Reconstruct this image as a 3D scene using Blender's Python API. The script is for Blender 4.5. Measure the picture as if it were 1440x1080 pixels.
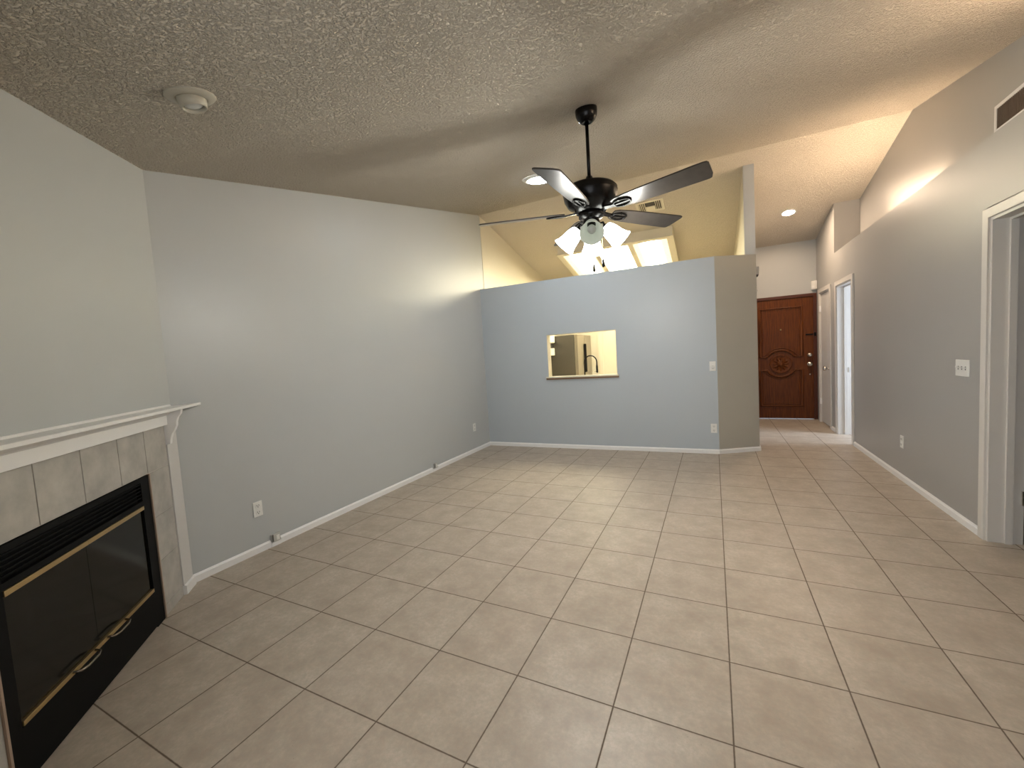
import bpy, bmesh, math, random
from mathutils import Vector, Matrix
random.seed(4)
PI = math.pi
T = 0.406            # one floor tile in metres: plan coordinates below are in floor tiles

for o in list(bpy.data.objects):
    bpy.data.objects.remove(o)
scene = bpy.context.scene
COL = scene.collection

# ------------------------------------------------------------------ camera
cam_d = bpy.data.cameras.new('camera')
cam_d.sensor_width = 36.0
cam_d.lens = 573.535 / 1440 * 36.0
cam_d.clip_start = 0.02
cam = bpy.data.objects.new('camera', cam_d)
COL.objects.link(cam)
RT = Vector((0.89549771, 0.44078991, -0.06154757))
DN = Vector((-0.02531496, -0.08761899, -0.99583235))
FW = Vector((-0.44434559, 0.89332366, -0.06730402))
cm = Matrix((RT, -DN, -FW)).transposed().to_4x4()
cm.translation = Vector((-0.02814079, -1.45617549, 1.35768849))
cam.matrix_world = cm
scene.camera = cam

# ------------------------------------------------------------------ world, exposure
w = bpy.data.worlds.new('world')
scene.world = w
w.use_nodes = True
bg = w.node_tree.nodes['Background']
bg.inputs[0].default_value = (0.62, 0.72, 0.85, 1)
bg.inputs[1].default_value = 0.6
vs = scene.view_settings
vs.view_transform = 'Standard'
vs.look = 'None'
vs.gamma = 1.0
vs.use_curve_mapping = False
vs.exposure = 1.68

def area_light(name, loc, target, sx, sy, power, color):
    d = bpy.data.lights.new(name, 'AREA')
    d.shape = 'RECTANGLE'
    d.size = sx * T
    d.size_y = sy * T
    d.energy = power
    d.color = color
    o = bpy.data.objects.new(name, d)
    COL.objects.link(o)
    o.location = Vector(loc) * T
    o.rotation_euler = (Vector(target) * T - Vector(loc) * T).to_track_quat('-Z', 'Y').to_euler()
    return o

# added fill behind the camera; daylight: bedroom window at the end of the hall
area_light('added_fill_behind_camera', (-0.2, -5.25, 2.6), (-0.2, 0, 2.3), 4.6, 4.6, 7.0, (1.0, 0.97, 0.93))
area_light('bedroom_daylight', (8.6, 12.6, 3.3), (4.0, 13.2, 2.4), 3.0, 3.4, 36.0, (0.70, 0.82, 1.0))

# ------------------------------------------------------------------ materials
def new_mat(name):
    m = bpy.data.materials.new(name)
    m.use_nodes = True
    nt = m.node_tree
    for n in list(nt.nodes):
        nt.nodes.remove(n)
    out = nt.nodes.new('ShaderNodeOutputMaterial')
    b = nt.nodes.new('ShaderNodeBsdfPrincipled')
    nt.links.new(b.outputs[0], out.inputs[0])
    return m, nt, b, out

def N(nt, kind, **kw):
    n = nt.nodes.new('ShaderNode' + kind)
    for k, v in kw.items():
        setattr(n, k, v)
    return n

def math_n(nt, op, a, b=None, c=None, clamp=False):
    n = N(nt, 'Math', operation=op, use_clamp=clamp)
    for i, v in enumerate((a, b, c)):
        if v is None:
            continue
        if isinstance(v, (int, float)):
            n.inputs[i].default_value = v
        else:
            nt.links.new(v, n.inputs[i])
    return n.outputs[0]

def mix_c(nt, f, a, b):
    n = N(nt, 'Mix', data_type='RGBA')
    for i, v in ((0, f), (6, a), (7, b)):
        if isinstance(v, (int, float)):
            n.inputs[i].default_value = v
        elif isinstance(v, tuple):
            n.inputs[i].default_value = (*v, 1)
        else:
            nt.links.new(v, n.inputs[i])
    return n.outputs[2]

def coords(nt, scale=(1, 1, 1)):
    tc = N(nt, 'TexCoord')
    mp = N(nt, 'Mapping')
    mp.inputs['Scale'].default_value = scale
    nt.links.new(tc.outputs['Object'], mp.inputs[0])
    return mp.outputs[0]

def noise(nt, vec, scale, detail=4, rough=0.5):
    n = N(nt, 'TexNoise')
    n.inputs['Scale'].default_value = scale
    n.inputs['Detail'].default_value = detail
    n.inputs['Roughness'].default_value = rough
    nt.links.new(vec, n.inputs['Vector'])
    return n.outputs['Fac']

def ramp(nt, fac, stops):
    r = N(nt, 'ValToRGB')
    els = r.color_ramp.elements
    while len(els) < len(stops):
        els.new(0.5)
    for e, (p, c) in zip(els, stops):
        e.position = p
        e.color = (*c, 1) if isinstance(c, tuple) else (c, c, c, 1)
    nt.links.new(fac, r.inputs[0])
    return r.outputs[0]

def bump(nt, b, height, strength, dist):
    n = N(nt, 'Bump')
    n.inputs['Strength'].default_value = strength
    n.inputs['Distance'].default_value = dist
    nt.links.new(height, n.inputs['Height'])
    nt.links.new(n.outputs[0], b.inputs['Normal'])

def simple(name, col, rough=0.5, metal=0.0, var=0.06, nscale=14, bmp=0.0, spec=0.5, stretch=(1, 1, 1)):
    m, nt, b, out = new_mat(name)
    v = coords(nt, stretch)
    f = noise(nt, v, nscale)
    dark = tuple(c * (1 - var) for c in col)
    lite = tuple(min(1, c * (1 + var)) for c in col)
    nt.links.new(mix_c(nt, f, dark, lite), b.inputs['Base Color'])
    b.inputs['Roughness'].default_value = rough
    b.inputs['Metallic'].default_value = metal
    b.inputs['Specular IOR Level'].default_value = spec
    if bmp:
        bump(nt, b, noise(nt, v, nscale * 12), bmp, 0.002)
    return m

def paint(name, col, rough=0.40):
    """rolled wall paint with a fine orange-peel texture"""
    m, nt, b, out = new_mat(name)
    v = coords(nt)
    f = noise(nt, v, 1.3, 3)
    nt.links.new(mix_c(nt, f, tuple(c * 0.975 for c in col), tuple(c * 1.02 for c in col)), b.inputs['Base Color'])
    b.inputs['Roughness'].default_value = rough
    b.inputs['Specular IOR Level'].default_value = 0.5
    bump(nt, b, noise(nt, v, 260, 3), 0.12, 0.0012)
    return m

def glow(name, col, strength, base=(0.9, 0.9, 0.88), nscale=0, lo=0.8):
    m, nt, b, out = new_mat(name)
    b.inputs['Base Color'].default_value = (*base, 1)
    b.inputs['Roughness'].default_value = 0.35
    b.inputs['Emission Color'].default_value = (*col, 1)
    b.inputs['Emission Strength'].default_value = strength
    if nscale:
        v = coords(nt)
        vo = N(nt, 'TexVoronoi')
        vo.inputs['Scale'].default_value = nscale
        nt.links.new(v, vo.inputs['Vector'])
        r = ramp(nt, vo.outputs['Distance'], [(0.1, lo), (0.6, 1.0)])
        s = math_n(nt, 'MULTIPLY', r, strength)
        nt.links.new(s, b.inputs['Emission Strength'])
    return m

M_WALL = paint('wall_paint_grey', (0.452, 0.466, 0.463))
M_WALLR = paint('wall_grey_darker', (0.368, 0.358, 0.342))  # wall grey made darker and warmer than on the other walls
M_WALLD = paint('wall_paint_olive_grey', (0.43, 0.41, 0.355))
M_BLUE = paint('wall_paint_blue_grey', (0.43, 0.472, 0.505))
M_CREAM = paint('wall_paint_kitchen_cream', (0.62, 0.57, 0.46))
M_WHITE = simple('white_trim_paint', (0.80, 0.79, 0.775), 0.35, var=0.02)
M_CASING = simple('white_door_casing_paint', (0.64, 0.61, 0.565), 0.4, var=0.02)
M_TRIMG = simple('off_white_surround_paint', (0.60, 0.585, 0.56), 0.4, var=0.03)
M_DOORW = simple('white_door_paint', (0.66, 0.645, 0.62), 0.4, var=0.02)
M_PLATE = simple('white_switch_plastic', (0.74, 0.73, 0.69), 0.3, var=0.02)
M_SLOT = simple('dark_slot', (0.03, 0.028, 0.025), 0.6)
M_BLACK = simple('black_fireplace_steel', (0.0022, 0.0022, 0.0022), 0.55, var=0.2, spec=0.12)
M_FIREBOX = simple('sooty_firebox', (0.02, 0.018, 0.015), 0.9, var=0.3)
M_BRASS = simple('aged_brass', (0.60, 0.44, 0.22), 0.32, 1.0)
M_COPPER = simple('rosy_edge_trim', (0.42, 0.31, 0.24), 0.4, 0.3)
M_CHROME = simple('satin_nickel', (0.72, 0.69, 0.63), 0.22, 1.0)
M_NICKEL = simple('tarnished_nickel', (0.30, 0.26, 0.21), 0.25, 1.0)
M_BRONZE = simple('dark_bronze_fan_metal', (0.004, 0.0032, 0.003), 0.26, 0.0, var=0.2, spec=0.25)
M_BLADE = simple('fan_blade_dark_walnut', (0.045, 0.038, 0.032), 0.32, var=0.35, nscale=30, stretch=(1, 1, 1))
M_STEEL = simple('fridge_stainless', (0.40, 0.37, 0.32), 0.28, 1.0, nscale=40, stretch=(1, 1, .02))
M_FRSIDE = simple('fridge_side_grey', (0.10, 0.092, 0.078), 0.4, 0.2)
M_GRANITE = simple('counter_granite', (0.36, 0.30, 0.24), 0.2, var=0.5, nscale=90)
M_CAB = simple('cabinet_white', (0.78, 0.74, 0.65), 0.35, var=0.02)
M_GRILLE = simple('grille_brown_filter', (0.16, 0.115, 0.085), 0.7, var=0.1)
M_CLEAR = simple('grey_clear_plastic', (0.50, 0.49, 0.46), 0.15)
M_BRONZE_GREY = simple('dull_grey_metal', (0.12, 0.115, 0.10), 0.5)
M_EYE = simple('eyeball_trim_cream', (0.46, 0.43, 0.35), 0.4, var=0.02)
M_RINGC = simple('trim_ring_cream', (0.42, 0.39, 0.32), 0.5, var=0.02)
M_BULBOFF = simple('unlit_bulb_frosted', (0.50, 0.50, 0.47), 0.3)
M_SHADE = glow('lit_frosted_shade', (0.98, 1.0, 0.92), 6.0)
M_SHADE_OFF = glow('dim_frosted_shade', (0.80, 0.86, 0.72), 0.09, (0.46, 0.48, 0.40))
M_BULB = glow('led_bulb', (0.95, 1.0, 0.98), 30.0)
M_TUBE = glow('daylight_tube_lens', (0.88, 0.95, 1.0), 23.0)
M_HALLLAMP = glow('hall_lamp_lens', (1.0, 0.75, 0.53), 200.0)
def make_panel(name, xc, half, peak):
    """prismatic diffuser, brightest where the fluorescent tubes run behind it"""
    m, nt, b, out = new_mat(name)
    b.inputs['Base Color'].default_value = (0.8, 0.76, 0.62, 1)
    tc = N(nt, 'TexCoord'); sep = N(nt, 'SeparateXYZ')
    nt.links.new(tc.outputs['Object'], sep.inputs[0])
    d = math_n(nt, 'ABSOLUTE', math_n(nt, 'SUBTRACT', sep.outputs[0], xc * T))
    prof = ramp(nt, math_n(nt, 'DIVIDE', d, half * T), [(0.0, 1.0), (0.35, 0.55), (0.75, 0.03), (1.0, 0.0)])
    vo = N(nt, 'TexVoronoi'); vo.inputs['Scale'].default_value = 26
    nt.links.new(tc.outputs['Object'], vo.inputs['Vector'])
    tex = ramp(nt, vo.outputs['Distance'], [(0.15, 0.62), (0.5, 1.0)])
    base = math_n(nt, 'MULTIPLY', tex, 0.30)
    st = math_n(nt, 'ADD', base, math_n(nt, 'MULTIPLY', prof, peak))
    nt.links.new(st, b.inputs['Emission Strength'])
    b.inputs['Emission Color'].default_value = (1.0, 0.90, 0.62, 1)
    return m
M_PANELS = [make_panel('panel_diffuser_' + n_, a, h, k) for n_, a, h, k in (('far', -1.40, .52, 20.0), ('middle', 0.0, .95, 23.0), ('near', 1.46, .46, 20.0))]
M_LEDGE = glow('ledge_lamp_strip', (1.0, 0.74, 0.50), 62.0)
M_LEDGE2 = glow('added_ledge_strip_glow', (1.0, 0.74, 0.50), 50.0)

def make_floor():
    m, nt, b, out = new_mat('beige_ceramic_floor_tile')
    tc = N(nt, 'TexCoord')
    sep = N(nt, 'SeparateXYZ')
    nt.links.new(tc.outputs['Object'], sep.inputs[0])
    gx = math_n(nt, 'DIVIDE', sep.outputs[0], T)
    gy = math_n(nt, 'DIVIDE', sep.outputs[1], T)
    def edge(g):
        f = math_n(nt, 'FRACT', g)
        return math_n(nt, 'MINIMUM', f, math_n(nt, 'SUBTRACT', 1.0, f))
    d = math_n(nt, 'MINIMUM', edge(gx), edge(gy))
    wob = noise(nt, tc.outputs['Object'], 60, 2)
    d2 = math_n(nt, 'ADD', d, math_n(nt, 'MULTIPLY', math_n(nt, 'SUBTRACT', wob, 0.5), 0.004))
    grout = ramp(nt, d2, [(0.0050, 1.0), (0.0085, 0.0)])
    cell = N(nt, 'CombineXYZ')
    nt.links.new(math_n(nt, 'FLOOR', gx), cell.inputs[0])
    nt.links.new(math_n(nt, 'FLOOR', gy), cell.inputs[1])
    wn = N(nt, 'TexWhiteNoise', noise_dimensions='2D')
    nt.links.new(cell.outputs[0], wn.inputs['Vector'])
    off = N(nt, 'VectorMath', operation='MULTIPLY_ADD')
    nt.links.new(wn.outputs['Color'], off.inputs[0])
    off.inputs[1].default_value = (40, 40, 40)
    nt.links.new(tc.outputs['Object'], off.inputs[2])
    n1 = noise(nt, off.outputs[0], 7.0, 8, 0.68)
    n2 = noise(nt, off.outputs[0], 55.0, 6, 0.7)
    c1 = ramp(nt, n1, [(0.32, (0.36, 0.288, 0.224)), (0.5, (0.45, 0.375, 0.30)), (0.66, (0.525, 0.455, 0.372))])
    c2 = mix_c(nt, ramp(nt, n2, [(0.35, 0.0), (0.65, 0.65)]), c1, (0.35, 0.32, 0.26))
    c3 = mix_c(nt, math_n(nt, 'MULTIPLY', wn.outputs['Value'], 0.16), c2, (0.36, 0.28, 0.225))
    vo = N(nt, 'TexVoronoi')
    vo.inputs['Scale'].default_value = 42
    nt.links.new(off.outputs[0], vo.inputs['Vector'])
    pit = math_n(nt, 'MULTIPLY', ramp(nt, vo.outputs['Distance'], [(0.04, 1.0), (0.09, 0.0)]),
                 ramp(nt, noise(nt, off.outputs[0], 9, 2), [(0.60, 0.0), (0.68, 1.0)]))
    c4 = mix_c(nt, math_n(nt, 'MULTIPLY', pit, 0.5), c3, (0.125, 0.092, 0.064))
    c5 = mix_c(nt, grout, c4, (0.125, 0.092, 0.064))
    nt.links.new(c5, b.inputs['Base Color'])
    nt.links.new(math_n(nt, 'ADD', math_n(nt, 'MULTIPLY', grout, 0.45), math_n(nt, 'ADD', 0.33, math_n(nt, 'MULTIPLY', n2, 0.16))), b.inputs['Roughness'])
    b.inputs['Specular IOR Level'].default_value = 0.38
    h = math_n(nt, 'SUBTRACT', math_n(nt, 'MULTIPLY', n2, 0.10), math_n(nt, 'ADD', grout, math_n(nt, 'MULTIPLY', pit, 0.3)))
    bump(nt, b, h, 0.35, 0.002)
    return m
M_FLOOR = make_floor()

def make_popcorn(name, c0, c1, dist, sc):
    m, nt, b, out = new_mat(name)
    v = coords(nt)
    f = noise(nt, v, 1.2, 3)
    nt.links.new(mix_c(nt, f, c0, c1), b.inputs['Base Color'])
    b.inputs['Roughness'].default_value = 0.9
    b.inputs['Specular IOR Level'].default_value = 0.1
    n1 = noise(nt, v, sc, 3, 0.6)
    h = ramp(nt, n1, [(0.42, 0.0), (0.60, 1.0)])
    bump(nt, b, h, 1.0, dist)
    return m
M_CEIL = make_popcorn('textured_ceiling', (0.585, 0.525, 0.44), (0.625, 0.565, 0.475), 0.016, 70)
M_CEIL_FAR = make_popcorn('smoother_ceiling', (0.60, 0.54, 0.45), (0.635, 0.575, 0.485), 0.006, 80)

def make_wood():
    m, nt, b, out = new_mat('varnished_mahogany')
    v = coords(nt, (1, 1, 0.07))
    f = noise(nt, v, 55, 5, 0.6)
    c = ramp(nt, f, [(0.3, (0.065, 0.016, 0.003)), (0.55, (0.125, 0.034, 0.0055)), (0.75, (0.18, 0.053, 0.009))])
    nt.links.new(c, b.inputs['Base Color'])
    b.inputs['Roughness'].default_value = 0.42
    b.inputs['Specular IOR Level'].default_value = 0.25
    return m
M_WOOD = make_wood()
M_WOODD = simple('dark_mahogany_frame', (0.075, 0.018, 0.007), 0.38, var=0.2)
M_SILLWOOD = simple('sill_wood_edge', (0.20, 0.11, 0.055), 0.4, var=0.4, nscale=60)

def make_fire_tile():
    m, nt, b, out = new_mat('grey_marbled_surround_tile')
    v = coords(nt)
    n1 = noise(nt, v, 6, 6, 0.6)
    c = ramp(nt, n1, [(0.3, (0.30, 0.28, 0.255)), (0.5, (0.40, 0.38, 0.345)), (0.7, (0.50, 0.475, 0.43))])
    nt.links.new(c, b.inputs['Base Color'])
    b.inputs['Roughness'].default_value = 0.4
    return m
M_FTILE = make_fire_tile()
M_GROUT = simple('light_grout', (0.55, 0.525, 0.48), 0.8)

def make_glass():
    m, nt, b, out = new_mat('smoked_fireplace_glass')
    b.inputs['Base Color'].default_value = (0.0075, 0.007, 0.0045, 1)
    b.inputs['Roughness'].default_value = 0.10
    b.inputs['Specular IOR Level'].default_value = 0.4
    tr = N(nt, 'BsdfTransparent')
    tr.inputs[0].default_value = (0.5, 0.47, 0.4, 1)
    mx = N(nt, 'MixShader')
    mx.inputs[0].default_value = 0.25
    nt.links.new(b.outputs[0], mx.inputs[1])
    nt.links.new(tr.outputs[0], mx.inputs[2])
    nt.links.new(mx.outputs[0], out.inputs[0])
    return m
M_GLASS = make_glass()

def make_window_glass():
    m, nt, b, out = new_mat('clear_window_glass')
    tr = N(nt, 'BsdfTransparent')
    gl = N(nt, 'BsdfGlossy')
    gl.inputs['Roughness'].default_value = 0.05
    mx = N(nt, 'MixShader')
    mx.inputs[0].default_value = 0.06
    nt.links.new(tr.outputs[0], mx.inputs[1])
    nt.links.new(gl.outputs[0], mx.inputs[2])
    nt.links.new(mx.outputs[0], out.inputs[0])
    return m
M_PANE = make_window_glass()

# ------------------------------------------------------------------ mesh builder (tile units)
class MB:
    def __init__(s, fr=None):
        s.v = []; s.f = []; s.fr = fr; s.smooth = []
    def P(s, p):
        p = Vector(p)
        if s.fr is not None:
            o, ex, ey, ez = s.fr
            p = o + ex * p.x + ey * p.y + ez * p.z
        s.v.append(p)
        return len(s.v) - 1
    def face(s, pts, smooth=False):
        s.f.append([s.P(p) for p in pts]); s.smooth.append(smooth)
        return s
    def box(s, x0, x1, y0, y1, z0, z1):
        i = [s.P((x, y, z)) for z in (z0, z1) for y in (y0, y1) for x in (x0, x1)]
        for q in ((0, 2, 3, 1), (4, 5, 7, 6), (0, 1, 5, 4), (2, 6, 7, 3), (0, 4, 6, 2), (1, 3, 7, 5)):
            s.f.append([i[k] for k in q]); s.smooth.append(False)
        return s
    def prism(s, poly, vec):
        n = len(poly); vec = Vector(vec)
        a = [s.P(p) for p in poly]
        b = [s.P(Vector(p) + vec) for p in poly]
        s.f.append(a[::-1]); s.f.append(b); s.smooth += [False, False]
        for k in range(n):
            s.f.append([a[k], a[(k + 1) % n], b[(k + 1) % n], b[k]]); s.smooth.append(False)
        return s
    def plan(s, poly, z0, z1):
        return s.prism([(x, y, z0) for x, y in poly], (0, 0, z1 - z0))
    def lathe(s, prof, c=(0, 0, 0), axis=(0, 0, 1), seg=32, cap=True):
        ax = Vector(axis).normalized()
        a = ax.orthogonal().normalized(); b = ax.cross(a); c = Vector(c)
        rings = []
        for r, t in prof:
            rings.append([s.P(c + ax * t + (a * math.cos(2 * PI * k / seg) + b * math.sin(2 * PI * k / seg)) * r) for k in range(seg)])
        for i in range(len(rings) - 1):
            for k in range(seg):
                s.f.append([rings[i][k], rings[i][(k + 1) % seg], rings[i + 1][(k + 1) % seg], rings[i + 1][k]]); s.smooth.append(True)
        if cap:
            for rg in (rings[0], rings[-1]):
                s.f.append(list(rg)); s.smooth.append(False)
        return s
    def tube(s, path, r, seg=8, closed=False, flat=None):
        pts = [Vector(p) for p in path]; n = len(pts)
        rings = []
        ref = Vector(flat) if flat else None
        for i in range(n):
            if closed:
                d = (pts[(i + 1) % n] - pts[i - 1]).normalized()
            else:
                d = (pts[min(i + 1, n - 1)] - pts[max(i - 1, 0)]).normalized()
            a = (ref - d * ref.dot(d)).normalized() if ref else d.orthogonal().normalized()
            if not ref and i and abs(a.dot(pa)) < 0.99:
                a = (pa - d * pa.dot(d)).normalized()
            pa = a
            b = d.cross(a)
            rings.append([s.P(pts[i] + (a * math.cos(2 * PI * k / seg) + b * math.sin(2 * PI * k / seg)) * r) for k in range(seg)])
        m = n if closed else n - 1
        for i in range(m):
            j = (i + 1) % n
            for k in range(seg):
                s.f.append([rings[i][k], rings[i][(k + 1) % seg], rings[j][(k + 1) % seg], rings[j][k]]); s.smooth.append(True)
        if not closed:
            s.f.append(list(rings[0])); s.f.append(list(rings[-1])); s.smooth += [False, False]
        return s
    def build(s, name, mat, parent=None, bevel=0.0):
        org = Vector((0, 0, 0))
        p = parent
        while p is not None:
            org += p.location; p = p.parent
        own = Vector((0, 0, 0))
        me = bpy.data.meshes.new(name)
        me.from_pydata([tuple(q * T - org) for q in s.v], [], s.f)
        me.polygons.foreach_set('use_smooth', s.smooth)
        me.materials.append(mat)
        bm = bmesh.new(); bm.from_mesh(me)
        bmesh.ops.remove_doubles(bm, verts=bm.verts, dist=1e-5)
        bmesh.ops.recalc_face_normals(bm, faces=bm.faces)
        bm.to_mesh(me); bm.free()
        o = bpy.data.objects.new(name, me)
        COL.objects.link(o)
        if parent is not None:
            o.parent = parent
        if bevel:
            md = o.modifiers.new('bevel', 'BEVEL')
            md.width = bevel * T; md.segments = 2; md.limit_method = 'ANGLE'; md.angle_limit = 0.6
        return o

def frame(o, ex, ey, ez=(0, 0, 1)):
    return (Vector(o), Vector(ex).normalized(), Vector(ey).normalized(), Vector(ez).normalized())

def tag(o, label=None, cat=None, group=None, kind=None):
    if label: o['label'] = label
    if cat: o['category'] = cat
    if group: o['group'] = group
    if kind: o['kind'] = kind
    return o
def struct(name, mb, mat, label=None):
    o = mb.build(name, mat); o['kind'] = 'structure'
    if label: o['label'] = label
    return o
def empty(name, loc, label=None, cat=None, group=None, kind=None):
    o = bpy.data.objects.new(name, None)
    COL.objects.link(o); o.location = Vector(loc) * T; o.empty_display_size = 0.05
    return tag(o, label, cat, group, kind)

# ceiling: two slopes meeting in a ridge at y = 10.1
def ceil_z(y):
    return 8.7 + 0.213 * (y - 10.1) if y < 10.1 else 8.7 - 0.215 * (y - 10.1)

# ------------------------------------------------------------------ setting
struct('floor', MB().box(-9, 10, -6, 19.5, -0.3, 0), M_FLOOR, 'beige ceramic tile floor with dark grout lines')
mb = MB()
def slope(mb, ya, yb):
    mb.prism([(-8.4, ya, ceil_z(ya)), (-8.4, yb, ceil_z(yb)), (-8.4, yb, ceil_z(yb) + .35), (-8.4, ya, ceil_z(ya) + .35)], (13.0, 0, 0))
slope(mb, -5.8, 10.1)
struct('ceiling', mb, M_CEIL, 'popcorn textured sloping ceiling over the living room')
mb = MB(); slope(mb, 10.1, 19.0)
struct('ceiling', mb, M_CEIL_FAR, 'smoother sloping ceiling over the kitchen and hallway')

def yz_wall(mb, x0, x1, y0, y1, z0, top=None):
    """wall slab following the ceiling slope"""
    yy = [y0] + ([10.1] if y0 < 10.1 < y1 else []) + [y1]
    poly = [(x0, y0, z0), (x0, y1, z0)] + [(x0, y, ceil_z(y) + 0.1) for y in reversed(yy)]
    mb.prism(poly, (x1 - x0, 0, 0))

def lx(y):           # left wall runs slightly out of square with the tile grid
    return -7.725 - (y + 0.26) * 0.0132
mb = MB()
yy = [-0.5, 10.1, 18.3]
poly = [(lx(-0.5), -0.5, 0), (lx(18.3), 18.3, 0), (lx(18.3), 18.3, ceil_z(18.3) + .1), (lx(10.1), 10.1, 8.8), (lx(-0.5), -0.5, ceil_z(-.5) + .1)]
mb.prism(poly, (-0.35, 0, 0))
struct('wall_left', mb, M_WALL, 'long light grey wall on the left')

# fireplace corner wall, 45 degrees across the corner
R2 = 2 ** 0.5
FPO = Vector((-7.725, -0.26, 0))
FP = frame(FPO, (1, -1, 0), (1, 1, 0))          # u along the wall, n out of it, z up
mb = MB(FP)
mb.box(-0.15, 0.96, -0.3, 0, 0, 6.6)
mb.box(3.47, 4.5, -0.3, 0, 0, 6.2)
mb.prism([(0.96, 0, 2.04), (3.47, 0, 2.04), (3.47, 0, 6.2), (0.96, 0, 6.6)], (0, -0.3, 0))
struct('wall_fireplace', mb, M_WALL, 'light grey wall set diagonally across the corner above the mantel')

# back of the room: a short wall, and a recess with a patio door added for fill
mb = MB()
mb.box(-4.65, -2.9, -3.75, -3.42, 0, 6.0)
mb.box(-3.2, -2.9, -5.3, -3.45, 0, 6.0)
mb.box(-3.2, -2.5, -5.5, -5.2, 0, 6.0)
mb.box(2.1, 3.72, -5.5, -5.2, 0, 6.0)
mb.box(-2.5, 2.1, -5.5, -5.2, 5.0, 6.0)
struct('wall_back', mb, M_WALL, 'grey wall behind the camera')
t = empty('added_window', (-0.2, -5.35, 0), 'unseen sliding patio door added behind the camera for soft fill light', kind='structure')
mb = MB()
for x in (-2.5, -0.3, 1.95):
    mb.box(x, x + 0.15, -5.48, -5.36, 0, 5.0)
mb.box(-2.5, 2.1, -5.48, -5.36, 0, 0.12); mb.box(-2.5, 2.1, -5.48, -5.36, 4.85, 5.0)
mb.build('window_frame', M_WHITE, t)
MB().box(-2.4, 2.0, -5.43, -5.41, 0.1, 4.9).build('pane', M_PANE, t)

# dividing wall to the kitchen with the pass-through hole
def dvy(x):
    return 9.865 + (x + 7.86) * 0.0322
A = (-7.95, dvy(-7.95)); B = (0.02, 10.12); C_ = (1.13, 10.755)
HD = 5.92
th = 0.32
PX0, PX1, PZ0, PZ1 = -5.33, -2.93, 2.53, 4.02
mb = MB()
def seg_wall(x0, x1, z0, z1):
    mb.plan([(x0, dvy(x0)), (x1, dvy(x1)), (x1, dvy(x1) + th), (x0, dvy(x0) + th)], z0, z1)
seg_wall(-7.95, PX0, 0, HD)
seg_wall(PX0, PX1, 0, PZ0)
seg_wall(PX0, PX1, PZ1, HD)
seg_wall(PX1, 0.02, 0, HD)
struct('wall_divider', mb, M_BLUE, 'blue-grey half-height wall with the kitchen pass-through')
mb = MB()
mb.plan([B, C_, (1.13, 10.95), (0.85, 10.95), (0.02, 10.12 + th)], 0, HD)
struct('wall_diagonal', mb, M_WALLD, 'short angled grey wall beside the hallway')
mb = MB()
yz_wall(mb, 0.85, 1.13, 10.8, 18.3, 0)
struct('wall_hall_left', mb, M_WALL, 'tall narrow wall between the kitchen and the hallway')
# kitchen side skins
mb = MB()
mb.box(-8.2, 1.0, 18.2, 18.5, 0, 7.3)
struct('wall_kitchen', mb, M_CREAM, 'cream wall at the far end of the kitchen')
mb = MB()
mb.prism([(lx(10.2) + .012, dvy(-7.86) + th, 0), (lx(18.2) + .012, 18.2, 0), (lx(18.2) + .012, 18.2, ceil_z(18.2) + .05), (lx(10.2) + .012, dvy(-7.86) + th, ceil_z(10.2) + .05)], (-.05, 0, 0))
struct('wall_kitchen_left', mb, M_CREAM, 'cream part of the left wall inside the kitchen')
mb = MB()
mb.prism([(.845, 10.96, 0), (.845, 18.2, 0), (.845, 18.2, ceil_z(18.2) + .05), (.845, 10.96, ceil_z(10.96) + .05)], (.03, 0, 0))
struct('wall_kitchen_right', mb, M_CREAM, 'cream kitchen side of the tall narrow wall')
mb = MB()
mb.plan([(-7.86, dvy(-7.86) + th), (0.0, dvy(0) + th), (0.0, dvy(0) + th + .01), (-7.86, dvy(-7.86) + th + .01)], 0, PZ0 - .04)
mb.plan([(-7.86, dvy(-7.86) + th), (0.0, dvy(0) + th), (0.0, dvy(0) + th + .01), (-7.86, dvy(-7.86) + th + .01)], PZ1, HD)
struct('wall_kitchen_near', mb, M_CREAM, 'cream kitchen side of the dividing wall')

# right wall with three door openings, ledge and niche
XR, XB = 3.705, 4.40
LZ = 6.18
D4 = (3.0, 5.23, 4.97)     # near door y0,y1,z
D3 = (12.05, 13.78, 5.03)  # bedroom door
D2 = (14.66, 16.22, 5.06)  # closet door
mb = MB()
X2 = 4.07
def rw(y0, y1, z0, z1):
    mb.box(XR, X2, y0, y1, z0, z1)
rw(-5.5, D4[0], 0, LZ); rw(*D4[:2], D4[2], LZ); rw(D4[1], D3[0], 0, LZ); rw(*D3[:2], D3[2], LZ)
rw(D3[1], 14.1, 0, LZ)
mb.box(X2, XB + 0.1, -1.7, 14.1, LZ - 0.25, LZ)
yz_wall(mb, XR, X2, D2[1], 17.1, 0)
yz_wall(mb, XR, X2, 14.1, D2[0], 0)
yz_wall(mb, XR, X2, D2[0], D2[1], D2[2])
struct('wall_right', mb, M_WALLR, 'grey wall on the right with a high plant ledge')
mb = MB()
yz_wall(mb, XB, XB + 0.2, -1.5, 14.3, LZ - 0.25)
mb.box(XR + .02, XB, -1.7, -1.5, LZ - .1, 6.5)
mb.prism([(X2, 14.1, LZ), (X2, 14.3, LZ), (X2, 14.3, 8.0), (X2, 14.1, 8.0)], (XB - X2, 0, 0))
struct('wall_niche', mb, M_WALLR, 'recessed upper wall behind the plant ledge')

# entry wall
mb = MB()
mb.box(0.9, 1.19, 16.8, 17.1, 0, 7.5)
mb.box(3.70, 4.1, 16.8, 17.1, 0, 7.5)
mb.box(1.19, 3.70, 16.8, 17.1, 5.14, 7.5)
struct('wall_entry', mb, M_WALL, 'pale wall above and beside the front door')

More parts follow.
